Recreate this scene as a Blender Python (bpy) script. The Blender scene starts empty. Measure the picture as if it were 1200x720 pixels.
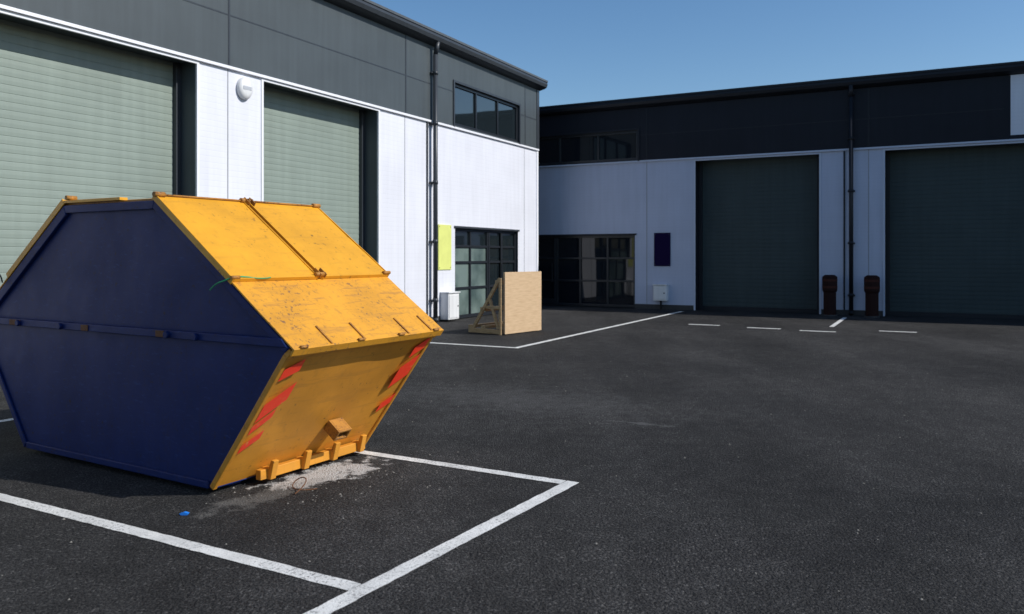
import bpy, math, random, bmesh
from mathutils import Vector, Matrix
random.seed(4)
scene = bpy.context.scene
col = scene.collection

# ------------------------------------------------------------ materials
def new_mat(name, color, rough=0.6, metal=0.0, spec=0.5):
    m = bpy.data.materials.new(name); m.use_nodes = True
    b = m.node_tree.nodes['Principled BSDF']
    b.inputs['Base Color'].default_value = (*color, 1)
    b.inputs['Roughness'].default_value = rough
    b.inputs['Metallic'].default_value = metal
    b.inputs['Specular IOR Level'].default_value = spec
    return m
class NT:
    def __init__(s, m):
        s.t = m.node_tree; s.b = s.t.nodes['Principled BSDF']
    def n(s, typ, **kw):
        x = s.t.nodes.new(typ)
        for k, v in kw.items(): setattr(x, k, v)
        return x
    def l(s, a, b): s.t.links.new(a, b)
    def coord(s, out='Object'):
        return s.n('ShaderNodeTexCoord').outputs[out]
    def mapping(s, vec, scale=(1,1,1), loc=(0,0,0), rot=(0,0,0)):
        m = s.n('ShaderNodeMapping'); s.l(vec, m.inputs[0])
        m.inputs['Scale'].default_value = scale; m.inputs['Location'].default_value = loc
        m.inputs['Rotation'].default_value = rot
        return m.outputs[0]
    def noise(s, vec, scale, detail=4, rough=0.55, dist=0.0):
        n = s.n('ShaderNodeTexNoise'); s.l(vec, n.inputs['Vector'])
        n.inputs['Scale'].default_value = scale; n.inputs['Detail'].default_value = detail
        n.inputs['Roughness'].default_value = rough; n.inputs['Distortion'].default_value = dist
        return n.outputs['Fac']
    def ramp(s, fac, stops):
        r = s.n('ShaderNodeValToRGB'); s.l(fac, r.inputs[0])
        e = r.color_ramp.elements
        while len(e) < len(stops): e.new(0.5)
        for i, (p, c) in enumerate(stops):
            e[i].position = p
            e[i].color = (c, c, c, 1) if isinstance(c, (int, float)) else (*c, 1)
        return r.outputs[0]
    def mix(s, fac, a, b, mode='MIX'):
        m = s.n('ShaderNodeMix', data_type='RGBA', blend_type=mode)
        if isinstance(fac, (int, float)): m.inputs[0].default_value = fac
        else: s.l(fac, m.inputs[0])
        for i, v in ((6, a), (7, b)):
            if isinstance(v, tuple): m.inputs[i].default_value = (*v, 1)
            else: s.l(v, m.inputs[i])
        return m.outputs[2]
    def math(s, op, a, b=None, clamp=False):
        m = s.n('ShaderNodeMath', operation=op); m.use_clamp = clamp
        for i, v in ((0, a), (1, b)):
            if v is None: continue
            if isinstance(v, (int, float)): m.inputs[i].default_value = v
            else: s.l(v, m.inputs[i])
        return m.outputs[0]
    def bump(s, h, strength=0.3, dist=0.01, normal=None):
        b = s.n('ShaderNodeBump'); s.l(h, b.inputs['Height'])
        b.inputs['Strength'].default_value = strength; b.inputs['Distance'].default_value = dist
        if normal is not None: s.l(normal, b.inputs['Normal'])
        return b.outputs[0]
    def base(s, c): s.l(c, s.b.inputs['Base Color'])
    def rough(s, c): s.l(c, s.b.inputs['Roughness'])
    def norm(s, c): s.l(c, s.b.inputs['Normal'])

def panel_mat(name, color, rough, rib=0.0, pitch=0.05, dirt=0.12, spec=0.4):
    """flat / micro-ribbed metal cladding with slight weathering"""
    m = new_mat(name, color, rough, 0, spec); t = NT(m)
    oc = t.coord()
    big = t.noise(t.mapping(oc, (0.5, 0.5, 0.8)), 1.2, 3)
    streak = t.noise(t.mapping(oc, (5, 5, 0.35)), 1.5, 3)
    f = t.math('MULTIPLY', t.math('ADD', big, streak), 0.5)
    dark = tuple(c * (1 - dirt * 2) for c in color)
    c = t.mix(t.ramp(f, [(0.36, 1.0), (0.62, 0.0)]), color, dark)
    sep = t.n('ShaderNodeSeparateXYZ'); t.l(oc, sep.inputs[0])
    if rib > 0:
        ph = t.math('FRACT', t.math('DIVIDE', sep.outputs[2], pitch))
        tri = t.math('ABSOLUTE', t.math('SUBTRACT', ph, 0.5))
        g = t.ramp(tri, [(0.0, 0.0), (0.12, 1.0)])
        c = t.mix(t.math('MULTIPLY', t.math('SUBTRACT', 1.0, g), 0.08), c, tuple(x*0.5 for x in color))
        t.norm(t.bump(g, rib, 0.003))
    else:
        t.norm(t.bump(t.noise(oc, 0.9, 2), 0.25, 0.02))
    t.base(c)
    return m

M_frame = new_mat('window_frame_paint', (0.016, 0.019, 0.024), 0.35)
M_plinth = panel_mat('plinth_concrete', (0.05, 0.05, 0.05), 0.8)
M_roof = panel_mat('roof_metal', (0.085, 0.095, 0.105), 0.45)
M_black = new_mat('interior_black', (0.01, 0.01, 0.01), 0.9)
def glass(name, c, ior):
    m = new_mat(name, c, 0.04, 0, 0.7); t = NT(m)
    t.b.inputs['IOR'].default_value = ior
    t.norm(t.bump(t.noise(t.coord(), 0.8, 1), 0.08, 0.05))
    return m
M_glass_refl = new_mat('painted_reflection_glass', (0.10, 0.13, 0.125), 0.08, 0, 0.6)  # grey-green reflection painted into the pane colour
t = NT(M_glass_refl)
t.base(t.mix(t.ramp(t.noise(t.coord(), 1.3, 3), [(0.35, 0.0), (0.6, 1.0)]), (0.06, 0.09, 0.085), (0.15, 0.20, 0.185)))
PAL_A = dict(
    white=panel_mat('white_cladding', (0.71, 0.725, 0.79), 0.5, rib=0.3, pitch=0.10, dirt=0.05),
    dark=panel_mat('anthracite_cladding', (0.062, 0.077, 0.086), 0.5, dirt=0.10),
    shut=panel_mat('shutter_paint', (0.235, 0.285, 0.25), 0.5, dirt=0.07),
    trimw=new_mat('pale_trim', (0.74, 0.75, 0.79), 0.5),
    trimd=panel_mat('dark_trim', (0.038, 0.045, 0.055), 0.4),
    glass=glass('dark_glass', (0.012, 0.018, 0.022), 1.9))
PAL_B = dict(  # darker PAL_A copies: facade shade painted into cladding, shutter and trim colours
    white=panel_mat('shaded_white_cladding', (0.47, 0.51, 0.63), 0.6, rib=0.2, pitch=0.10, dirt=0.05, spec=0.2),
    dark=panel_mat('shaded_anthracite_cladding', (0.014, 0.016, 0.023), 0.6, dirt=0.10, spec=0.2),
    shut=panel_mat('shaded_shutter_paint', (0.050, 0.068, 0.070), 0.6, dirt=0.09, spec=0.2),
    trimw=new_mat('shaded_pale_trim', (0.48, 0.52, 0.62), 0.6),
    trimd=panel_mat('shaded_dark_trim', (0.014, 0.016, 0.022), 0.5, spec=0.3),
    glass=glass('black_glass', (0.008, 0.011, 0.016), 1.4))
M_trimd = PAL_A['trimd']

def painted_steel(name, color, rust_amt=0.1, rough=0.45, grime=(0.12, 0.06, 0.02), scale=1.0, thr=0.62, light=None, spec=0.45):
    m = new_mat(name, color, rough, 0, spec); t = NT(m)
    oc = t.coord()
    n1 = t.noise(oc, 1.6*scale, 5, 0.6)
    n2 = t.noise(t.mapping(oc, (14, 1.5, 14)), 1.5*scale, 4, 0.65, 0.5)
    n3 = t.noise(oc, 22*scale, 4, 0.7)
    c = t.mix(t.ramp(n1, [(0.35, 0.0), (0.7, 1.0)]), color, tuple(x*0.74 for x in color))
    scr = t.math('MULTIPLY', t.ramp(n2, [(0.54, 0.0), (0.68, 1.0)]), min(1, rust_amt*3))
    c = t.mix(scr, c, tuple(0.5*x+0.5*g for x, g in zip(color, grime)))
    # run-off streaks down the plate
    n5 = t.noise(t.mapping(oc, (9, 9, 0.7)), 2.2, 4, 0.6)
    c = t.mix(t.math('MULTIPLY', t.ramp(n5, [(0.55, 0.0), (0.72, 1.0)]), min(0.6, rust_amt*2.2)), c, tuple(0.45*x+0.55*g for x, g in zip(color, grime)))
    if light:
        n4 = t.noise(t.mapping(oc, (2.5, 1, 9), rot=(0, 0.5, 0)), 4, 5, 0.75)
        c = t.mix(t.math('MULTIPLY', t.ramp(n4, [(0.56, 0.0), (0.70, 1.0)]), 0.7), c, light)
    r = t.math('MULTIPLY', t.ramp(n3, [(thr, 0.0), (thr+0.07, 1.0)]), t.ramp(n1, [(0.42, 0.15), (0.58, 1.0)]))
    c = t.mix(t.math('MULTIPLY', r, min(1, rust_amt*7)), c, grime)
    t.base(c)
    t.rough(t.math('ADD', t.math('MULTIPLY', n1, 0.3), rough - 0.12))
    t.norm(t.bump(t.math('ADD', t.noise(oc, 2.2, 2), t.math('MULTIPLY', n3, 0.06)), 0.4, 0.025))
    return m
M_yel = painted_steel('skip_yellow_paint', (0.75, 0.355, 0.018), 0.12, thr=0.61)
M_yelw = painted_steel('skip_worn_yellow_paint', (0.72, 0.33, 0.025), 0.30, 0.5, (0.18, 0.09, 0.045), 1.4, 0.57)
M_yeld = painted_steel('skip_lower_yellow_paint', (0.70, 0.30, 0.03), 0.18, 0.5, (0.17, 0.075, 0.025), 0.8, 0.63)
M_blue = painted_steel('skip_blue_paint', (0.007, 0.022, 0.115), 0.16, 0.5, (0.030, 0.018, 0.016), 1.0, 0.60, (0.020, 0.052, 0.19), spec=0.2)
M_rust = painted_steel('rusty_steel', (0.16, 0.07, 0.03), 0.2, 0.8, (0.05, 0.02, 0.01))
M_hinge = painted_steel('hinge_rusty_yellow', (0.45, 0.20, 0.03), 0.4, 0.6, (0.10, 0.04, 0.02), 3.0, 0.5)
M_red = new_mat('fluorescent_red_tape', (0.95, 0.07, 0.015), 0.45)
t = NT(M_red)
t.base(t.mix(t.ramp(t.noise(t.coord(), 25, 4), [(0.60, 0.0), (0.70, 1.0)]), (1.0, 0.060, 0.022), (0.85, 0.22, 0.05)))
M_green = new_mat('green_rope', (0.02, 0.30, 0.12), 0.6)
M_bluep = new_mat('blue_plastic', (0.02, 0.2, 0.7), 0.4)

# asphalt
M_asph = new_mat('asphalt', (0.04, 0.04, 0.042), 0.9, 0, 0.2)
t = NT(M_asph); oc = t.coord()
fine = t.noise(oc, 60, 3, 0.75)
vor = t.n('ShaderNodeTexVoronoi'); t.l(oc, vor.inputs['Vector']); vor.inputs['Scale'].default_value = 80
big = t.noise(oc, 0.33, 5, 0.62, 0.4)
blot = t.noise(oc, 4.5, 4, 0.7)
tr = t.noise(t.mapping(oc, (0.9, 0.16, 1), rot=(0, 0, math.radians(28))), 1.0, 3, 0.6)
c = t.mix(t.ramp(fine, [(0.38, 0.0), (0.66, 1.0)]), (0.008, 0.008, 0.0085), (0.066, 0.065, 0.064))
c = t.mix(t.ramp(vor.outputs['Color'], [(0.76, 0.0), (0.92, 0.65)]), c, (0.14, 0.137, 0.132))
c = t.mix(1.0, c, t.ramp(big, [(0.33, (0.62, 0.62, 0.63)), (0.68, (1.30, 1.28, 1.26))]), 'MULTIPLY')
c = t.mix(1.0, c, t.ramp(tr, [(0.38, (0.78, 0.78, 0.78)), (0.66, (1.2, 1.2, 1.2))]), 'MULTIPLY')
c = t.mix(1.0, c, t.ramp(blot, [(0.36, (0.80, 0.80, 0.80)), (0.66, (1.2, 1.2, 1.2))]), 'MULTIPLY')
sn = t.noise(oc, 6, 6, 0.7)
def spot(cx, cy, rx, ry, rot, lo, hi, amt, colr, c):
    mp = t.n('ShaderNodeVectorMath', operation='SUBTRACT'); t.l(oc, mp.inputs[0]); mp.inputs[1].default_value = (cx, cy, 0)
    v2 = t.mapping(mp.outputs[0], (1, 1, 1), rot=(0, 0, rot))
    v3 = t.mapping(v2, (1/rx, 1/ry, 1))
    ln = t.n('ShaderNodeVectorMath', operation='LENGTH'); t.l(v3, ln.inputs[0])
    d = t.math('ADD', ln.outputs['Value'], t.math('MULTIPLY', t.math('SUBTRACT', sn, 0.5), 3.4))
    mask = t.ramp(d, [(lo, 1.0), (hi, 0.0)])
    mask = t.math('MULTIPLY', mask, amt)
    return t.mix(mask, c, colr)
c = spot(-1.36, 5.93, 0.52, 0.22, math.radians(-52), 0.70, 1.0, 0.95, (0.50, 0.50, 0.49), c)
c = spot(-1.62, 5.40, 0.60, 0.16, math.radians(-55), 0.45, 0.95, 0.40, (0.22, 0.215, 0.20), c)
c = spot(1.2, 7.7, 0.35, 0.06, math.radians(25), 0.2, 1.0, 0.35, (0.2, 0.2, 0.2), c)
c = spot(0.0, 9.0, 2.2, 1.0, 0.5, 0.0, 1.4, 0.30, (0.12, 0.12, 0.12), c)
t.base(c)
hh = t.math('ADD', fine, t.math('MULTIPLY', vor.outputs['Distance'], -0.6))
t.norm(t.bump(hh, 1.0, 0.016))

M_line = new_mat('road_paint', (0.72, 0.72, 0.70), 0.7)
t = NT(M_line); oc = t.coord()
wear = t.math('MULTIPLY', t.ramp(t.noise(oc, 60, 5, 0.75), [(0.53, 0.0), (0.62, 1.0)]), t.ramp(t.noise(oc, 2.2, 4), [(0.40, 0.25), (0.6, 1.0)]))
c = t.mix(t.ramp(t.noise(oc, 5, 5), [(0.35, 0.0), (0.7, 1.0)]), (0.76, 0.76, 0.73), (0.56, 0.56, 0.54))
t.base(t.mix(wear, c, (0.09, 0.09, 0.09)))
t.norm(t.bump(t.noise(oc, 70, 3, 0.75), 0.7, 0.010))

def wood(name, a, b):
    m = new_mat(name, a, 0.7); t = NT(m); oc = t.coord()
    g = t.noise(t.mapping(oc, (3, 3, 22)), 1.5, 5, 0.6)
    t.base(t.mix(t.ramp(g, [(0.35, 0.0), (0.7, 1.0)]), a, b))
    return m
M_board = wood('plywood', (0.58, 0.41, 0.25), (0.47, 0.32, 0.18))
M_timber = wood('pine_timber', (0.50, 0.34, 0.18), (0.34, 0.21, 0.10))

# ------------------------------------------------------------ mesh helpers
class MB:
    def __init__(s): s.v = []; s.f = []
    def poly(s, pts):
        i = len(s.v); s.v += [tuple(p) for p in pts]; s.f.append(list(range(i, i+len(pts))))
    def hexa(s, pts):
        i = len(s.v); s.v += [tuple(p) for p in pts]
        for f in ((0,3,2,1),(4,5,6,7),(0,1,5,4),(1,2,6,5),(2,3,7,6),(3,0,4,7)): s.f.append([i+k for k in f])
    def box(s, x0, x1, y0, y1, z0, z1):
        s.hexa([(x0,y0,z0),(x1,y0,z0),(x1,y1,z0),(x0,y1,z0),(x0,y0,z1),(x1,y0,z1),(x1,y1,z1),(x0,y1,z1)])
    def prism(s, poly, y0, y1):
        """xz polygon extruded along y"""
        n = len(poly); i = len(s.v)
        s.v += [(p[0], y0, p[1]) for p in poly] + [(p[0], y1, p[1]) for p in poly]
        s.f.append([i+k for k in range(n)]); s.f.append([i+n+k for k in reversed(range(n))])
        for k in range(n):
            s.f.append([i+k, i+n+k, i+n+(k+1) % n, i+(k+1) % n])
    def plank(s, a, b, y0, y1, off, th):
        """slab following xz segment a->b, offset to its left-hand (outward) normal"""
        d = Vector((b[0]-a[0], b[1]-a[1])).normalized(); n = Vector((-d.y, d.x))
        A = Vector(a); B = Vector(b)
        s.prism([A+n*off, B+n*off, B+n*(off+th), A+n*(off+th)], y0, y1)
    def beam(s, p, q, w, h, up=(0, 0, 1)):
        p = Vector(p); q = Vector(q); d = (q-p).normalized(); u = Vector(up)
        sd = d.cross(u)
        if sd.length < 1e-4: sd = d.cross(Vector((1, 0, 0)))
        sd.normalize(); u = sd.cross(d).normalized()
        pts = []
        for c0 in (p, q):
            for a, b in ((-1,-1),(1,-1),(1,1),(-1,1)): pts.append(tuple(c0+sd*a*w/2+u*b*h/2))
        s.hexa(pts)
    def cyl(s, p, q, r, n=14, r2=None):
        p = Vector(p); q = Vector(q); d = (q-p).normalized()
        a = d.cross(Vector((0,0,1)))
        if a.length < 1e-3: a = d.cross(Vector((1,0,0)))
        a.normalize(); b = d.cross(a); i = len(s.v); r2 = r if r2 is None else r2
        for c0, rr in ((p, r), (q, r2)):
            for k in range(n):
                an = 2*math.pi*k/n; s.v.append(tuple(c0+a*math.cos(an)*rr+b*math.sin(an)*rr))
        s.f.append([i+k for k in range(n)]); s.f.append([i+n+k for k in reversed(range(n))])
        for k in range(n): s.f.append([i+k, i+n+k, i+n+(k+1) % n, i+(k+1) % n])
    def done(s, name, mat, parent=None, bevel=0, smooth=False):
        me = bpy.data.meshes.new(name); me.from_pydata(s.v, [], s.f); me.update()
        bm = bmesh.new(); bm.from_mesh(me); bmesh.ops.recalc_face_normals(bm, faces=bm.faces); bm.to_mesh(me); bm.free()
        o = bpy.data.objects.new(name, me); col.objects.link(o); me.materials.append(mat)
        if parent: o.parent = parent
        if bevel:
            b = o.modifiers.new('bevel', 'BEVEL'); b.width = bevel; b.segments = 2; b.limit_method = 'ANGLE'
        if smooth:
            for p in me.polygons: p.use_smooth = len(p.vertices) == 4
        return o
def empty(name, loc, rotz=0):
    e = bpy.data.objects.new(name, None); col.objects.link(e)
    e.location = loc; e.rotation_euler = (0, 0, rotz); e.empty_display_size = 0.3
    return e

# ------------------------------------------------------------ ground & markings
mb = MB(); mb.poly([(-300,-200,0),(300,-200,0),(300,400,0),(-300,400,0)]); mb.done('ground', M_asph)
def strip(mb, p, q, w, z=0.004, n=None):
    p = Vector(p); q = Vector(q); d = (q-p).normalized(); s = Vector((-d.y, d.x))*w/2
    n = n or max(1, int((q-p).length/0.06))
    prev = None
    for i in range(n+1):
        c0 = p+(q-p)*i/n
        a = c0+s*(1+random.uniform(-.07,.07)); b = c0-s*(1+random.uniform(-.07,.07))
        if prev: mb.poly([(*prev[0], z), (*prev[1], z), (*b, z), (*a, z)])
        prev = (a, b)
Ld = Vector((-0.875, 0.484))
W2 = Vector((0.526, 0.85))
C = Vector((0.407, 5.655))
mb = MB()
strip(mb, C+W2*0.05, C-W2*4.6, 0.10)
for k in (0, 1, 2):
    P = C - W2*2.12*k
    strip(mb, P+Ld*0.052, P+Ld*5.62, 0.095)
strip(mb, C+Ld*5.67+W2*0.05, C+Ld*5.67-W2*4.6, 0.10)
a = Vector((0.4644, 0.8856)); b = Vector((-0.8856, 0.4644))
K = Vector((0.074, 13.98))
strip(mb, K-a*0.05, K+a*10.35, 0.11)
strip(mb, K+b*0.057, K+b*7.5, 0.11)
mb.done('parking_lines', M_line)
mb = MB()
def gp(u, v): y = 1510/(v-300); return Vector(((u-600)/944*y, y))
for (u, v) in ((825,381),(895,385),(958,388.5),(1052,389)):
    p = gp(u, v); strip(mb, p+b*0.36, p-b*0.36, 0.14)
p = gp(988, 374); strip(mb, p+a*0.5, p-a*2.6, 0.10)
mb.done('bay_dash_markings', M_line)

# ------------------------------------------------------------ buildings
def grid_wall(mb, x0, x1, z0, z1, holes, y, joints=()):
    xs = sorted({x0, x1, *[h[0] for h in holes], *[h[1] for h in holes], *joints})
    zs = sorted({z0, z1, *[h[2] for h in holes], *[h[3] for h in holes]})
    xs = [x for x in xs if x0 <= x <= x1]; zs = [z for z in zs if z0 <= z <= z1]
    for i in range(len(xs)-1):
        for j in range(len(zs)-1):
            cx = (xs[i]+xs[i+1])/2; cz = (zs[j]+zs[j+1])/2
            if any(h[0] < cx < h[1] and h[2] < cz < h[3] for h in holes): continue
            mb.poly([(xs[i],y,zs[j]),(xs[i+1],y,zs[j]),(xs[i+1],y,zs[j+1]),(xs[i],y,zs[j+1])])

def glazing(root, name, x0, x1, z0, z1, cols, rows, y, gl, fw=0.06, doors=(), gmats=None, outer=0.07):
    fr = MB()
    fr.box(x0, x0+outer, y-0.05, y+0.05, z0, z1); fr.box(x1-outer, x1, y-0.05, y+0.05, z0, z1)
    fr.box(x0+outer, x1-outer, y-0.05, y+0.05, z1-outer, z1); fr.box(x0+outer, x1-outer, y-0.05, y+0.05, z0, z0+outer)
    cs = [x0+outer] + [x0+(x1-x0)*c for c in cols] + [x1-outer]
    for cx in cs[1:-1]: fr.box(cx-fw/2, cx+fw/2, y-0.045, y+0.045, z0+outer, z1-outer)
    for i in range(len(cs)-1):
        l = cs[i]+(fw/2 if i else 0); r = cs[i+1]-(fw/2 if i < len(cs)-2 else 0)
        rr = [z0+(z1-z0)*q for q in rows]
        for q in rr: fr.box(l, r, y-0.04, y+0.04, q-fw/2, q+fw/2)
        if i in doors:
            for e in ((l, l+0.07), (r-0.07, r)): fr.box(e[0], e[1], y-0.062, y-0.046, z0+outer, z1-outer)
            fr.box(l+0.07, r-0.07, y-0.062, y-0.046, z0+outer, z0+outer+0.14)
            fr.box(r-0.12, r-0.09, y-0.12, y-0.10, z0+0.75, z0+1.35)
    fr.done(name+'_frame', M_frame, root, 0.004)
    zz = [z0+outer]+[z0+(z1-z0)*q for q in rows]+[z1-outer]
    g = {}
    for i in range(len(cs)-1):
        for j in range(len(zz)-1):
            m = (gmats or {}).get((i, j), gl)
            e = [random.uniform(-0.004, 0.004) for _ in range(2)]
            g.setdefault(m.name, (m, MB()))[1].poly([(cs[i],y+e[0],zz[j]),(cs[i+1],y-e[0],zz[j]),(cs[i+1],y-e[0]+e[1],zz[j+1]),(cs[i],y+e[0]+e[1],zz[j+1])])
    for k, (m, q) in g.items(): q.done(name+'_pane', m, root)

new_joint = new_mat('joint_grey', (0.30, 0.31, 0.34), 0.7)
def building(name, org, ang, x0, x1, zb, zt, shutters, screens, windows, joints, pipes, P, depth=14, eave=0.27, end_over=0.12, pale=None):
    root = empty(name, (*org, 0), ang)
    M_white, M_dark, M_shut, M_trimw, M_trimd = P['white'], P['dark'], P['shut'], P['trimw'], P['trimd']
    zp = 0.14
    holes = [(s[0], s[1], 0, s[2]) for s in shutters] + [(s[0], s[1], 0, s[2]) for s in screens]
    mb = MB(); grid_wall(mb, x0, x1, zp, zb, holes, 0.0); mb.done('white_wall', M_white, root)
    mb = MB(); grid_wall(mb, x0, x1, 0, zp, holes, -0.0); mb.done('plinth', M_plinth, root)
    mb = MB(); zt2 = zt-0.28
    grid_wall(mb, x0, (pale if pale else x1), zb+0.05, zt2, windows, -0.03); mb.done('upper_cladding', M_dark, root)
    if pale:
        mb = MB(); grid_wall(mb, pale, x1, zb+0.15, zt2, [], -0.028); mb.done('upper_pale_cladding', PAL_A['white'], root)
        mb = MB(); mb.box(pale, x1, -0.045, 0, zb+0.05, zb+0.15); mb.done('upper_cladding_sill', M_dark, root)
    mb = MB(); mb.box(x0, x1, -0.055, -0.002, zb, zb+0.05); mb.done('drip_flashing', M_trimw, root, 0.004)
    mb = MB()
    for xx in (x0, x1): mb.poly([(xx,0.0,0),(xx,depth,0),(xx,depth,zt2),(xx,0.0,zt2)])
    mb.poly([(x0,depth,0),(x1,depth,0),(x1,depth,zt2),(x0,depth,zt2)])
    mb.done('shell_wall', M_dark, root)
    mb = MB(); mb.box(x0+0.01, x1-0.01, 0.62, 0.64, 0, zt2-0.02); mb.done('inner_wall', M_black, root)
    mb = MB()
    mb.prism([(x0-end_over, zt-0.05), (x1+end_over, zt-0.05), (x1+end_over, zt), (x0-end_over, zt)], -eave+0.02, 0.5)
    mb.poly([(x0-end_over,0.5,zt),(x1+end_over,0.5,zt),(x1+end_over,depth/2,zt+0.45),(x0-end_over,depth/2,zt+0.45)])
    mb.poly([(x0-end_over,depth/2,zt+0.45),(x1+end_over,depth/2,zt+0.45),(x1+end_over,depth+0.2,zt-0.05),(x0-end_over,depth+0.2,zt-0.05)])
    mb.done('roof', M_roof, root)
    mb = MB()
    prof = [(-eave, zt-0.05), (-eave-0.01, zt-0.12), (-eave+0.02, zt-0.20), (-eave+0.10, zt-0.24), (0.0, zt-0.28), (0.0, zt-0.052)]
    n = len(prof); i = len(mb.v)
    for xx in (x0-end_over, x1+end_over): mb.v += [(xx, p[0], p[1]) for p in prof]
    mb.f.append([i+k for k in range(n)]); mb.f.append([i+n+k for k in range(n)])
    for k in range(n): mb.f.append([i+k, i+(k+1) % n, i+n+(k+1) % n, i+n+k])
    mb.done('eaves_gutter', M_trimd, root)
    mb = MB(); mb.box(x0-end_over-0.004, x1+end_over+0.004, -eave-0.02, -eave+0.016, zt-0.048, zt+0.006)
    mb.done('gutter_lip', M_roof if P is PAL_A else M_trimd, root)
    mb = MB(); mb.box(x1-0.14, x1+0.02, -0.05, 0.06, zb+0.052, zt2); mb.done('corner_trim_upper', M_trimd, root, 0.005)
    mb = MB(); mb.box(x1-0.10, x1+0.02, -0.02, 0.06, zp, zb-0.002); mb.done('corner_trim_lower', M_trimw, root, 0.005)
    mbw = MB(); mbd = MB()
    for jx in joints:
        if not any(h[0]-0.02 < jx < h[1]+0.02 for h in holes): mbw.box(jx-0.012, jx+0.012, -0.003, 0.0, zp+0.01, zb-0.004)
        if not any(h[0]-0.02 < jx < h[1]+0.02 for h in windows): mbd.box(jx-0.02, jx+0.02, -0.037, -0.03, zb+0.052, zt2)
    for hz in ((zb+zt2)/2,):
        segs = []; cur = x0
        for w in sorted(windows): segs.append((cur, w[0]-0.06)); cur = w[1]+0.06
        segs.append((cur, (pale or x1)-0.15))
        for s0, s1 in segs:
            if s1 > s0: mbd.box(s0, s1, -0.034, -0.03, hz-0.012, hz+0.012)
    if mbw.v: mbw.done('panel_joint_lower', new_joint, root)
    mbd.done('panel_joint_upper', M_trimd, root)
    for (sx0, sx1, sz) in shutters:
        D = 0.45
        mb = MB()
        mb.poly([(sx0,0,0),(sx0,D,0),(sx0,D,sz),(sx0,0,sz)]); mb.poly([(sx1,0,0),(sx1,D,0),(sx1,D,sz),(sx1,0,sz)])
        mb.poly([(sx0,0,sz),(sx1,0,sz),(sx1,D,sz),(sx0,D,sz)])
        mb.done('shutter_reveal', M_dark, root)
        mb = MB()
        mb.box(sx0-0.05, sx0, -0.02, 0.03, 0.0, sz+0.003); mb.box(sx1, sx1+0.05, -0.02, 0.03, 0.0, sz+0.003)
        mb.box(sx0, sx1, -0.02, 0.02, sz-0.045, sz+0.003)
        mb.done('shutter_opening_trim', M_trimw, root, 0.004)
        mb = MB()
        mb.box(sx0, sx0+0.10, D-0.10, D+0.02, 0, sz-0.001); mb.box(sx1-0.10, sx1, D-0.10, D+0.02, 0, sz-0.001)
        mb.box(sx0+0.10, sx1-0.10, D-0.06, D+0.02, 0.0, 0.11)
        mb.done('shutter_guide', M_trimd, root, 0.004)
        mb = MB(); z = 0.11; pts = []
        pitch = 0.115
        while z < sz:
            for fz, fy in ((0, 0.004), (0.06, 0.0), (0.5, -0.0022), (0.92, 0.0), (0.97, 0.004)):
                pts.append((D+fy-0.02, min(z+fz*pitch, sz)))
            z += pitch
        for k in range(len(pts)-1):
            y1, z1 = pts[k]; y2, z2 = pts[k+1]
            mb.poly([(sx0+0.10,y1,z1),(sx1-0.10,y1,z1),(sx1-0.10,y2,z2),(sx0+0.10,y2,z2)])
        mb.done('roller_shutter', M_shut, root)
    for (sx0, sx1, sz, cols, rows, doors, gm) in screens:
        mb = MB()
        for xx in (sx0, sx1): mb.poly([(xx,0,0),(xx,.2,0),(xx,.2,sz),(xx,0,sz)])
        mb.poly([(sx0,0,sz),(sx1,0,sz),(sx1,.2,sz),(sx0,.2,sz)])
        mb.poly([(sx0,0.0,0.02),(sx1,0.0,0.02),(sx1,.2,0.02),(sx0,.2,0.02)])
        mb.done('entrance_reveal', M_trimd, root)
        glazing(root, 'entrance_screen', sx0, sx1, 0.02, sz, cols, rows, 0.12, P['glass'], doors=doors, gmats=gm)
        mb = MB(); mb.box(sx0-0.05, sx1+0.05, -0.03, 0.0, sz, sz+0.05); mb.done('entrance_head_flashing', M_trimd, root)
    for (wx0, wx1, wz0, wz1) in windows:
        mb = MB()
        for xx in (wx0, wx1): mb.poly([(xx,-.03,wz0),(xx,.15,wz0),(xx,.15,wz1),(xx,-.03,wz1)])
        for zz in (wz0, wz1): mb.poly([(wx0,-.03,zz),(wx1,-.03,zz),(wx1,.15,zz),(wx0,.15,zz)])
        mb.done('window_reveal', M_trimd, root)
        glazing(root, 'upper_window', wx0, wx1, wz0, wz1, (1/3, 2/3), (), 0.06, P['glass'])
        mb = MB()
        mb.box(wx0-0.06, wx0, -0.06, -0.03, wz0-0.05, wz1+0.06); mb.box(wx1, wx1+0.06, -0.06, -0.03, wz0-0.05, wz1+0.06)
        mb.box(wx0, wx1, -0.06, -0.03, wz1, wz1+0.06)
        mb.done('window_surround', M_trimd, root, 0.004)
    for px in pipes:
        mb = MB()
        mb.cyl((px, -0.13, 0.1), (px, -0.13, zt-0.5), 0.055, 16)
        mb.cyl((px, -0.13, zt-0.5), (px, -0.20, zt-0.2), 0.055, 16)
        for hz in (0.5, 1.9, 3.3, 4.7, 5.9):
            mb.cyl((px, -0.13, hz), (px, -0.13, hz+0.09), 0.064, 16); mb.box(px-0.09, px+0.09, -0.10, 0.0, hz+0.02, hz+0.06)
        mb.cyl((px, -0.13, 0.12), (px, -0.18, 0.03), 0.055, 16)
        mb.done('downpipe', M_trimd, root, smooth=True)
        mb = MB(); mb.box(px-0.20, px-0.16, -0.03, 0.0, zp, zb-0.01); mb.done('pipe_side_trim', M_trimd, root)
    return root

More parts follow.
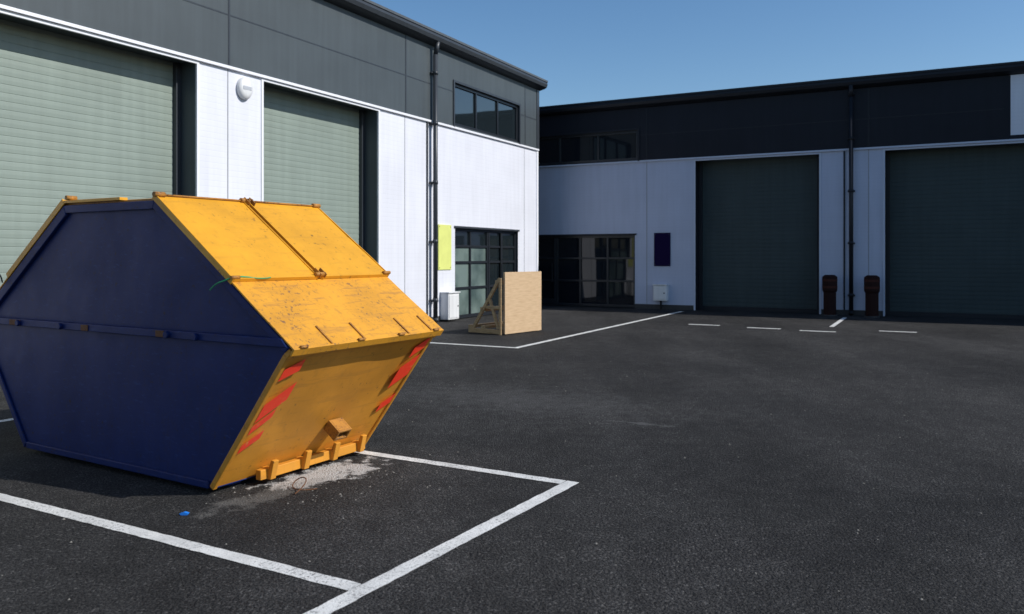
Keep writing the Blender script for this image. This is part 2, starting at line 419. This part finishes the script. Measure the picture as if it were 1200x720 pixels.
angA = math.atan2(0.8856, 0.4644); orgA = (0.774, 24.36)
gm = {(0, 0): M_glass_refl, (0, 1): M_glass_refl, (0, 2): M_glass_refl, (1, 1): M_glass_refl, (1, 2): M_glass_refl, (1, 0): M_glass_refl}
A = building('industrial_unit', orgA, angA, -32, 0, 4.77, 6.88,
    [(-17.6, -12.72, 4.765), (-11.25, -7.89, 4.765), (-27.0, -22.2, 4.765)],
    [(-4.74, -1.295, 2.30, (0.26, 0.52, 0.76), (0.33, 0.62, 0.80), (2,), gm)],
    [(-4.83, -1.295, 4.86, 5.92)],
    (-19.9, -12.06, -6.9, -0.9), (-5.83,-21.0), PAL_A, eave=0.27)
angB = math.atan2(-0.4644, 0.8856); orgB = (0.883, 26.03)
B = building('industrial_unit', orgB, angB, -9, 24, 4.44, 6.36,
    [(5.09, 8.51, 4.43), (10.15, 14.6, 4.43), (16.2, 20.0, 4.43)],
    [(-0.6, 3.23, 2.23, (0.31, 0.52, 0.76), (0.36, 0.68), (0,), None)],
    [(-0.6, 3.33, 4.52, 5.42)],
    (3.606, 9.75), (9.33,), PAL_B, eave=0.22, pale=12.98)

def onwall(name, org, ang, x, z=0.0, y=0.0):
    m = Matrix.Rotation(ang, 3, 'Z'); p = m @ Vector((x, y, 0))
    return empty(name, (org[0]+p.x, org[1]+p.y, z), ang)
M_meter = panel_mat('grp_white', (0.74, 0.75, 0.76), 0.4, dirt=0.08)
def meter_box(org, ang, x, z0, w, h, d):
    r = onwall('meter_box', org, ang, x, z0)
    mb = MB(); mb.box(-w/2, w/2, -d, -0.001, 0, h); mb.done('cabinet', M_meter, r, 0.012)
    mb = MB(); mb.box(-w/2+0.03, w/2-0.03, -d-0.014, -d-0.001, 0.04, h-0.05); mb.done('door', M_meter, r, 0.006)
    mb = MB(); mb.box(-w/2-0.015, w/2+0.015, -d-0.03, -0.001, h+0.001, h+0.03); mb.done('rain_hood', M_meter, r, 0.005)
    mb = MB(); mb.cyl((w/2-0.08, -d-0.02, h*0.5), (w/2-0.08, -d-0.013, h*0.5), 0.02); mb.cyl((0, -d*0.5, -0.001), (0, -d*0.5, -z0+0.0), 0.03)
    mb.done('lock_and_duct', M_black, r)
meter_box(orgA, angA, -5.18, 0.05, 0.50, 0.64, 0.24)
meter_box(orgB, angB, 4.07, 0.26, 0.42, 0.46, 0.18)
def sign(name, org, ang, x, z0, w, h, color, rough=0.5, spec=0.3):
    r = onwall(name, org, ang, x, z0)
    m = new_mat(name+'_paint', color, rough, 0, spec); t = NT(m)
    t.base(t.mix(t.ramp(t.noise(t.coord(), 3, 3), [(0.4, 0.0), (0.7, 1.0)]), color, tuple(k*0.88 for k in color)))
    mb = MB(); mb.box(-w/2, w/2, -0.025, -0.005, 0, h); mb.done('panel', m, r, 0.003)
    mb = MB()
    for sx in (-w/2+0.04, w/2-0.04):
        for sz in (0.05, h-0.05): mb.cyl((sx, -0.030, sz), (sx, -0.024, sz), 0.012, 10)
    mb.done('fixing', M_trimd, r)
sign('wall_sign', orgA, angA, -5.24, 1.26, 0.58, 1.10, (0.68, 0.72, 0.22))
sign('wall_sign', orgB, angB, 4.09, 1.29, 0.50, 1.0, (0.012, 0.006, 0.040), 0.85, 0.05)
r = onwall('alarm_sounder', orgA, angA, -11.72, 4.50)
mb = MB()
prof = [(0.0, 0.155, 0.19), (0.05, 0.16, 0.195), (0.085, 0.14, 0.172), (0.105, 0.09, 0.11), (0.11, 0.0, 0.0)]
nn = 28; base_i = []
for (d, rx, rz) in prof:
    base_i.append(len(mb.v)); mb.v += [(rx*math.cos(2*math.pi*k/nn), -d-0.002, rz*math.sin(2*math.pi*k/nn)) for k in range(nn)]
for q in range(len(prof)-1):
    for k in range(nn): mb.f.append([base_i[q]+k, base_i[q]+(k+1) % nn, base_i[q+1]+(k+1) % nn, base_i[q+1]+k])
mb.done('cover', M_meter, r, smooth=True)
mb = MB(); mb.box(-0.09, 0.09, -0.114, -0.106, -0.03, 0.03); mb.done('label', new_mat('label_grey', (0.42, 0.44, 0.48), 0.5), r)

M_boll = panel_mat('bollard_brown', (0.026, 0.012, 0.011), 0.75, spec=0.1)
M_band = new_mat('bollard_band', (0.055, 0.02, 0.016), 0.75, 0, 0.1)
for bx in (8.83, 9.86):
    r = onwall('bollard', orgB, angB, bx, 0, -0.45)
    mb = MB(); mb.cyl((0,0,0), (0,0,0.62), 0.16, 20, 0.16); mb.cyl((0,0,0.62), (0,0,0.68), 0.16, 20, 0.19)
    mb.cyl((0,0,0.68), (0,0,1.04), 0.19, 20, 0.19); mb.cyl((0,0,1.04), (0,0,1.09), 0.19, 20, 0.12); mb.done('post', M_boll, r, 0.006)
    mb = MB(); mb.cyl((0,0,0.74), (0,0,0.80), 0.193, 20); mb.cyl((0,0,0.92), (0,0,0.98), 0.193, 20)
    mb.done('band', M_band, r)
    mb = MB(); mb.cyl((0,0,0), (0,0,0.03), 0.19, 20); mb.done('base_plate', M_trimd, r)

# ------------------------------------------------------------ timber A-frame with boards
r = empty('timber_a_frame', (-0.14, 16.2, 0), math.atan2(0.78, 0.63))
mb = MB()
for k, (o, h0, h1) in enumerate(((0, 0.02, 1.27), (0.020, 0.03, 1.25), (0.040, 0.03, 1.262))):
    mb.box(0.0+0.008*k, 1.22-0.012*k, o, o+0.016, h0, h1)
o = mb.done('boards', M_board, r, 0.002)
mb = MB()
for fx in (-0.04, 1.18):
    mb.beam((fx+0.02, 0.10, 0.0), (fx+0.02, 0.10, 1.15), 0.05, 0.06, (0,1,0))
    mb.beam((fx+0.021, 0.12, 1.14), (fx+0.021, 0.86, 0.07), 0.048, 0.065)
    mb.beam((fx+0.022, 0.08, 0.06), (fx+0.022, 0.95, 0.06), 0.055, 0.09)
    mb.beam((fx+0.023, 0.12, 0.55), (fx+0.023, 0.48, 0.55), 0.042, 0.06)
    mb.beam((fx+0.024, 0.16, 0.12), (fx+0.024, 0.40, 0.74), 0.04, 0.06)
mb.beam((-0.05, 0.90, 0.14), (1.25, 0.90, 0.14), 0.09, 0.06); mb.beam((-0.05, 0.55, 0.14), (1.25, 0.55, 0.14), 0.09, 0.06)
mb.beam((-0.05, 0.20, 1.06), (1.25, 0.20, 1.06), 0.04, 0.09); mb.beam((-0.05, 0.60, 0.50), (1.25, 0.60, 0.50), 0.04, 0.09)
mb.done('frame', M_timber, r, 0.004)

# ------------------------------------------------------------ enclosed skip
S = empty('enclosed_skip', (-2.0, 5.39, 0), math.atan2(-0.516, 0.857))
Wd_ = 1.5
zb0 = 0.04
BR = (0.0, zb0); MR = (0.744, 1.03); TR = (-0.586, 1.99); TL = (-1.704, 1.99); ML = (-3.034, 1.03); BL = (-2.29, zb0)
hexa = [BR, MR, TR, TL, ML, BL]
mb = MB(); mb.prism(hexa, 0.0, 0.02); mb.prism(hexa, Wd_-0.02, Wd_); mb.done('side_plate', M_blue, S, 0.003)
cx, cz = -1.145, 1.0
mb = MB()
def edge_strip(p, q, w, y0, y1):
    p = Vector(p); q = Vector(q); d = (q-p).normalized(); n = Vector((-d.y, d.x))
    if n.dot(Vector((cx, cz))-p) < 0: n = -n
    e = w*0.55
    mb.prism([p, q, q+n*w-d*e*0.55, p+n*w+d*e*0.55], y0, y1)
for (y0, y1) in ((-0.03, -0.001), (Wd_+0.001, Wd_+0.03)):
    edge_strip(MR, TR, 0.055, y0, y1); edge_strip(TR, TL, 0.06, y0, y1); edge_strip(TL, ML, 0.075, y0, y1)
mb.done('side_frame', M_blue, S, 0.006)
mb = MB()
for (y0, y1) in ((-0.04, -0.001), (Wd_+0.001, Wd_+0.04)):
    mb.prism([(-3.02, 1.03), (0.735, 1.03), (0.68, 1.085), (-2.96, 1.085)], y0, y1)
    mb.box(-2.26, -0.03, y0+0.02 if y0 < 0 else y0, y1 if y0 < 0 else y1-0.02, zb0, zb0+0.05)
    for (p, q) in ((BL, ML),):
        edge_strip(p, (q[0], q[1]-0.012), 0.05, y0+0.02 if y0 < 0 else y0, y1 if y0 < 0 else y1-0.02)
mb.done('side_rail', M_blue, S, 0.006)
mb = MB()
for lx in (-2.32, -1.72, -0.42, -0.12):
    mb.cyl((lx, -0.065, 1.055), (lx, -0.04, 1.055), 0.025, 14); mb.cyl((lx, Wd_+0.04, 1.055), (lx, Wd_+0.065, 1.055), 0.025, 14)
mb.done('lifting_lug', M_blue, S, 0.004, True)
mb = MB()
for (p0, p1) in ((-2.46, -2.30), (-1.45, -1.36), (-0.55, -0.46)):
    mb.box(p0, p1, -0.048, -0.041, 1.035, 1.08)
mb.done('rusty_weld_plate', M_rust, S, 0.003)
def dent_panel(p, q, name):
    mb = MB(); nu, nv = 24, 20
    d = Vector((q[0]-p[0], q[1]-p[1])); n = Vector((-d.y, d.x)).normalized()
    rnd = [(random.uniform(.2, 1.3), random.uniform(.15, .85), random.uniform(.12, .3), random.uniform(-.012, .006)) for _ in range(9)]
    for j in range(nv+1):
        for i in range(nu+1):
            w = 0.02+(Wd_-0.04)*i/nu; f = j/nv
            h = -0.004
            for (cw, cf, cr, ca) in rnd: h += ca*math.exp(-(((w-cw)**2+((f-cf)*1.2)**2)/cr**2))
            e = min(1, min(i, nu-i)/2, min(j, nv-j)/2)
            v = Vector(p)+d*f+n*(h*e if e > 0 else -0.004); mb.v.append((v.x, w, v.y))
    for j in range(nv):
        for i in range(nu): k = j*(nu+1)+i; mb.f.append([k, k+1, k+nu+2, k+nu+1])
    mb.done(name, M_yeld, S, 0, True)
dent_panel(MR, BR, 'end_panel'); dent_panel(BL, ML, 'end_panel')
mb = MB()
dR = Vector((0.744, 0.99)).normalized(); nR = Vector((dR.y, -dR.x))
def onpanel(w, q, off=0.0):
    v = Vector(BR)+dR*q+nR*off
    return (v.x, w, v.y)
def pbox(mb, w0, w1, q0, q1, o0, o1):
    mb.hexa([onpanel(w0, q0, o0), onpanel(w1, q0, o0), onpanel(w1, q1, o0), onpanel(w0, q1, o0),
             onpanel(w0, q0, o1), onpanel(w1, q0, o1), onpanel(w1, q1, o1), onpanel(w0, q1, o1)])
for (w0, w1) in ((-0.012, 0.022), (Wd_-0.022, Wd_+0.012)): pbox(mb, w0, w1, 0.0, 1.16, -0.03, 0.012)
pbox(mb, -0.02, Wd_+0.02, 1.165, 1.225, -0.02, 0.022)
mb.done('end_panel_rim', M_yeld, S, 0.006)
mb = MB(); mb.box(-2.29, 0.0, 0.02, Wd_-0.02, zb0, zb0+0.02)
for y in (0.2, 1.2): mb.box(-2.2, -0.08, y, y+0.1, 0.0, zb0-0.001)
mb.done('floor_and_skids', M_blue, S)
def sl(f): return (MR[0]+(TR[0]-MR[0])*f, MR[1]+(TR[1]-MR[1])*f)
def sll(f): return (ML[0]+(TL[0]-ML[0])*f, ML[1]+(TL[1]-ML[1])*f)
mb = MB(); mb.plank(sl(1.0), sl(0.0), 0.021, Wd_-0.021, -0.03, 0.026) ; mb.plank(sll(0.0), sll(1.0), 0.021, Wd_-0.021, -0.03, 0.026)
mb.box(TL[0], TR[0], 0.0, Wd_, 1.992, 2.005)
mb.done('top_shell', M_hinge, S)
def lid_sheet(mb, p, q, w0, w1, off, th, sag=0.006):
    """pressed sheet lid with gentle oil-canning"""
    nu, nv = 14, 14; d = Vector((q[0]-p[0], q[1]-p[1])); n = Vector((-d.y, d.x)).normalized()
    ph = [random.uniform(0, 6.28) for _ in range(4)]
    base = len(mb.v)
    for layer in (0, 1):
        for j in range(nv+1):
            for i in range(nu+1):
                u = i/nu; f = j/nv
                e = math.sin(math.pi*u)*math.sin(math.pi*f)
                h = sag*e*(math.sin(5*u+ph[0])+math.sin(4*f+ph[1])+0.6*math.sin(9*u*f+ph[2])) + sag*0.4*math.sin(7*f+ph[3])*abs(2*u-1)
                v = Vector(p)+d*f+n*(off+(th if layer else 0)+h); mb.v.append((v.x, w0+(w1-w0)*u, v.y))
    N = (nu+1)*(nv+1)
    for layer in (0, 1):
        for j in range(nv):
            for i in range(nu):
                k = base+layer*N+j*(nu+1)+i; mb.f.append([k, k+1, k+nu+2, k+nu+1])
    def side(ids):
        for a_, b_ in zip(ids[:-1], ids[1:]): mb.f.append([base+a_, base+b_, base+b_+N, base+a_+N])
    side([i for i in range(nu+1)]); side([nv*(nu+1)+i for i in range(nu+1)])
    side([j*(nu+1) for j in range(nv+1)]); side([j*(nu+1)+nu for j in range(nv+1)])
mb = MB(); lid_sheet(mb, sl(0.43), sl(-0.025), -0.03, Wd_+0.03, 0.008, 0.010, 0.003)
lid_sheet(mb, sll(-0.025), sll(0.43), -0.03, Wd_+0.03, 0.008, 0.010, 0.003)
mb.done('lower_lid', M_yelw, S)
mb = MB()
mb.plank(sl(-0.018), sl(-0.027), -0.032, Wd_+0.032, -0.035, 0.056)
mb.plank(sll(-0.027), sll(-0.018), -0.032, Wd_+0.032, -0.035, 0.056)
mb.done('lid_lip', M_yelw, S, 0.003)
mb = MB()
for (w0, w1) in ((-0.035, 0.735), (0.775, Wd_+0.035)):
    lid_sheet(mb, sl(1.012), sl(0.40), w0, w1, 0.030, 0.010, 0.004)
    lid_sheet(mb, sll(0.40), sll(1.012), w0, w1, 0.030, 0.010, 0.004)
mb.done('upper_lid', M_yel, S)
mb = MB()
for (w0, w1) in ((-0.037, -0.027), (0.726, 0.737), (0.773, 0.784), (Wd_+0.027, Wd_+0.037)):
    mb.plank(sl(1.014), sl(0.398), w0, w1, 0.001, 0.047); mb.plank(sll(0.398), sll(1.014), w0, w1, 0.001, 0.047)
for (w0, w1) in ((-0.026, 0.725), (0.785, Wd_+0.026)):
    mb.plank(sl(0.408), sl(0.398), w0, w1, 0.020, 0.028)
mb.done('lid_folded_edge', M_yel, S, 0.002)
mb = MB()
mb.box(-1.74, -0.98, -0.035, 0.03, 2.006, 2.028); mb.box(-1.74, -0.60, 0.06, Wd_+0.03, 2.006, 2.016)
mb.done('ridge_plate', M_yel, S, 0.003)
mb = MB()
nS = Vector((0.98, 1.33)).normalized()
def hinge(f, w0, w1, rr=0.022, off=0.05):
    p = Vector(sl(f)) + nS*off
    mb.cyl((p.x, w0, p.y), (p.x, w1, p.y), rr, 14)
for (w0, w1) in ((-0.055, 0.03), (0.70, 0.74), (0.77, 0.81), (1.47, 1.55)): hinge(1.0, w0, w1, 0.019, 0.052)
hinge(0.405, 0.70, 0.80, 0.016, 0.058); hinge(0.405, 1.46, 1.54, 0.014, 0.055); hinge(0.405, -0.05, 0.02, 0.012, 0.05)
hinge(1.0, 0.03, 0.70, 0.007, 0.05); hinge(1.0, 0.81, 1.47, 0.007, 0.05)
for w in (0.02, 0.55, 0.98, 1.40): hinge(-0.022, w, w+0.06, 0.011, 0.028)
mb.cyl((-1.62, -0.06, 2.045), (-1.62, 0.02, 2.045), 0.018, 12)
mb.done('hinge', M_hinge, S, 0, True)
mb = MB()
for w in (0.74, 0.79):
    for f in (0.99, 0.42): mb.plank(sl(f+0.02), sl(f-0.03), w-0.004, w+0.004, 0.04, 0.035)
for w in (0.30, 0.62, 1.10, 1.38): mb.plank(sl(0.09), sl(-0.02), w, w+0.014, 0.018, 0.010)
mb.done('lid_strap', M_hinge, S, 0.001)
# tape chevrons
mb = MB()
def patch(w0, w1, q0, q1, skew):
    mb.poly([onpanel(w0, q0, 0.012), onpanel(w1, q0+skew, 0.010), onpanel(w1, q1+skew, 0.010), onpanel(w0, q1, 0.012)])
for (w0, w1, q0, q1, s) in ((0.024,0.17,0.96,1.06,0.07),(0.024,0.21,0.60,0.76,0.17),(0.024,0.16,0.49,0.57,0.13),(0.024,0.16,0.32,0.40,0.11),
                            (1.34,1.475,0.97,1.08,0.09),(1.31,1.475,0.66,0.88,0.12),(1.35,1.475,0.40,0.50,0.08)):
    patch(w0, w1, q0, q1, s)
mb.done('reflective_tape', M_red, S)
mb = MB()
mb.box(0.07, 0.12, 0.30, 1.38, 0.04, 0.11)
for w in (0.36, 0.68, 0.98, 1.28):
    mb.prism([(0.01, 0.035), (0.15, 0.035), (0.185, 0.17), (0.155, 0.175), (0.13, 0.115), (0.06, 0.115)], w, w+0.05)
mb.done('hook_bar', M_yeld, S, 0.005)
mb = MB()
pbox(mb, 0.82, 0.835, 0.34, 0.43, 0.001, 0.13); pbox(mb, 0.945, 0.96, 0.34, 0.43, 0.001, 0.13)
pbox(mb, 0.835, 0.945, 0.415, 0.43, 0.001, 0.13); pbox(mb, 0.835, 0.945, 0.34, 0.355, 0.001, 0.13)
mb.done('tow_bracket', M_hinge, S, 0.003)

# rope & wires
def curve_obj(name, pts, r, mat, parent=None):
    cu = bpy.data.curves.new(name, 'CURVE'); cu.dimensions = '3D'; cu.bevel_depth = r; cu.bevel_resolution = 2
    sp = cu.splines.new('NURBS'); sp.points.add(len(pts)-1); sp.use_endpoint_u = True; sp.order_u = 4
    for i, p in enumerate(pts): sp.points[i].co = (*p, 1)
    o = bpy.data.objects.new(name, cu); col.objects.link(o); cu.materials.append(mat)
    if parent: o.parent = parent
    return o
curve_obj('rope', [(0.235,0.12,1.455),(0.24,0.0,1.47),(0.21,-0.05,1.45),(0.16,-0.055,1.43),(0.10,-0.06,1.42),(0.05,-0.065,1.375)], 0.005, M_green, S)
curve_obj('rope_tail', [(0.235,0.12,1.455),(0.25,0.2,1.442),(0.24,0.28,1.452)], 0.004, M_green, S)
curve_obj('wire_loop', [(-2.62,-0.04,1.38),(-2.70,-0.09,1.46),(-2.60,-0.12,1.50),(-2.50,-0.09,1.46),(-2.56,-0.05,1.38)], 0.006, M_trimd, S)
curve_obj('rusty_wire', [(-1.45,5.38,0.01),(-1.38,5.45,0.06),(-1.42,5.55,0.09),(-1.50,5.58,0.05),(-1.52,5.50,0.01),(-1.42,5.44,0.012),(-1.33,5.50,0.01)], 0.004, M_rust)
mb = MB(); mb.prism([(0,0),(0.04,0.0),(0.045,0.010),(0.02,0.018),(-0.01,0.008)], 0, 0.025)
o = mb.done('plastic_scrap', M_bluep); o.location = (-2.04, 4.96, 0.002)
mb = MB()
for k in range(320):
    if k < 130: x = random.gauss(-1.4, 0.45); y = random.gauss(5.7, 0.35)
    else: x = random.uniform(-4, 6); y = random.uniform(3.6, 13)
    s = random.uniform(0.003, 0.010)
    an = random.uniform(0, 6.28)
    i = len(mb.v)
    for j in range(5):
        q = an+j*2*math.pi/5; rr = s*random.uniform(.7, 1.3); mb.v.append((x+rr*math.cos(q), y+rr*math.sin(q), 0.001))
    mb.v.append((x, y, s*random.uniform(.7, 1.2)))
    for j in range(5): mb.f.append([i+j, i+(j+1) % 5, i+5])
mb.done('loose_gravel', new_mat('pebble', (0.20, 0.19, 0.17), 0.9))

# ------------------------------------------------------------ light, world, camera
el = math.radians(38); sd = Vector((0.96, -0.28)).normalized()
sv = Vector((sd.x*math.cos(el), sd.y*math.cos(el), math.sin(el)))
li = bpy.data.lights.new('sun', 'SUN'); li.energy = 4.5; li.angle = math.radians(0.5); li.color = (1.0, 0.96, 0.90)
so = bpy.data.objects.new('sun', li); col.objects.link(so); so.location = sv*40
so.rotation_euler = sv.to_track_quat('Z', 'Y').to_euler()
w = bpy.data.worlds.new('World'); scene.world = w; w.use_nodes = True
nt = w.node_tree; bg = nt.nodes['Background']
sky = nt.nodes.new('ShaderNodeTexSky'); sky.sky_type = 'NISHITA'; sky.sun_disc = False
sky.sun_elevation = el; sky.sun_rotation = math.atan2(sd.x, sd.y); sky.air_density = 1.0; sky.dust_density = 0.5; sky.ozone_density = 2.2
hs = nt.nodes.new('ShaderNodeHueSaturation'); hs.inputs['Saturation'].default_value = 1.2; hs.inputs['Value'].default_value = 1.0
nt.links.new(sky.outputs[0], hs.inputs['Color'])
nt.links.new(hs.outputs[0], bg.inputs[0]); bg.inputs[1].default_value = 0.125
cam = bpy.data.cameras.new('camera'); co = bpy.data.objects.new('camera', cam); col.objects.link(co)
co.location = (0, 0, 1.6); co.rotation_euler = (math.radians(90), 0, 0)
cam.sensor_width = 36; cam.lens = 36*944/1200; cam.shift_y = -60/1200; cam.clip_end = 2000; cam.clip_start = 0.05
cam.dof.use_dof = True; cam.dof.focus_distance = 7.5; cam.dof.aperture_fstop = 2.8
scene.camera = co
scene.view_settings.view_transform = 'Standard'; scene.view_settings.look = 'None'; scene.view_settings.exposure = 0
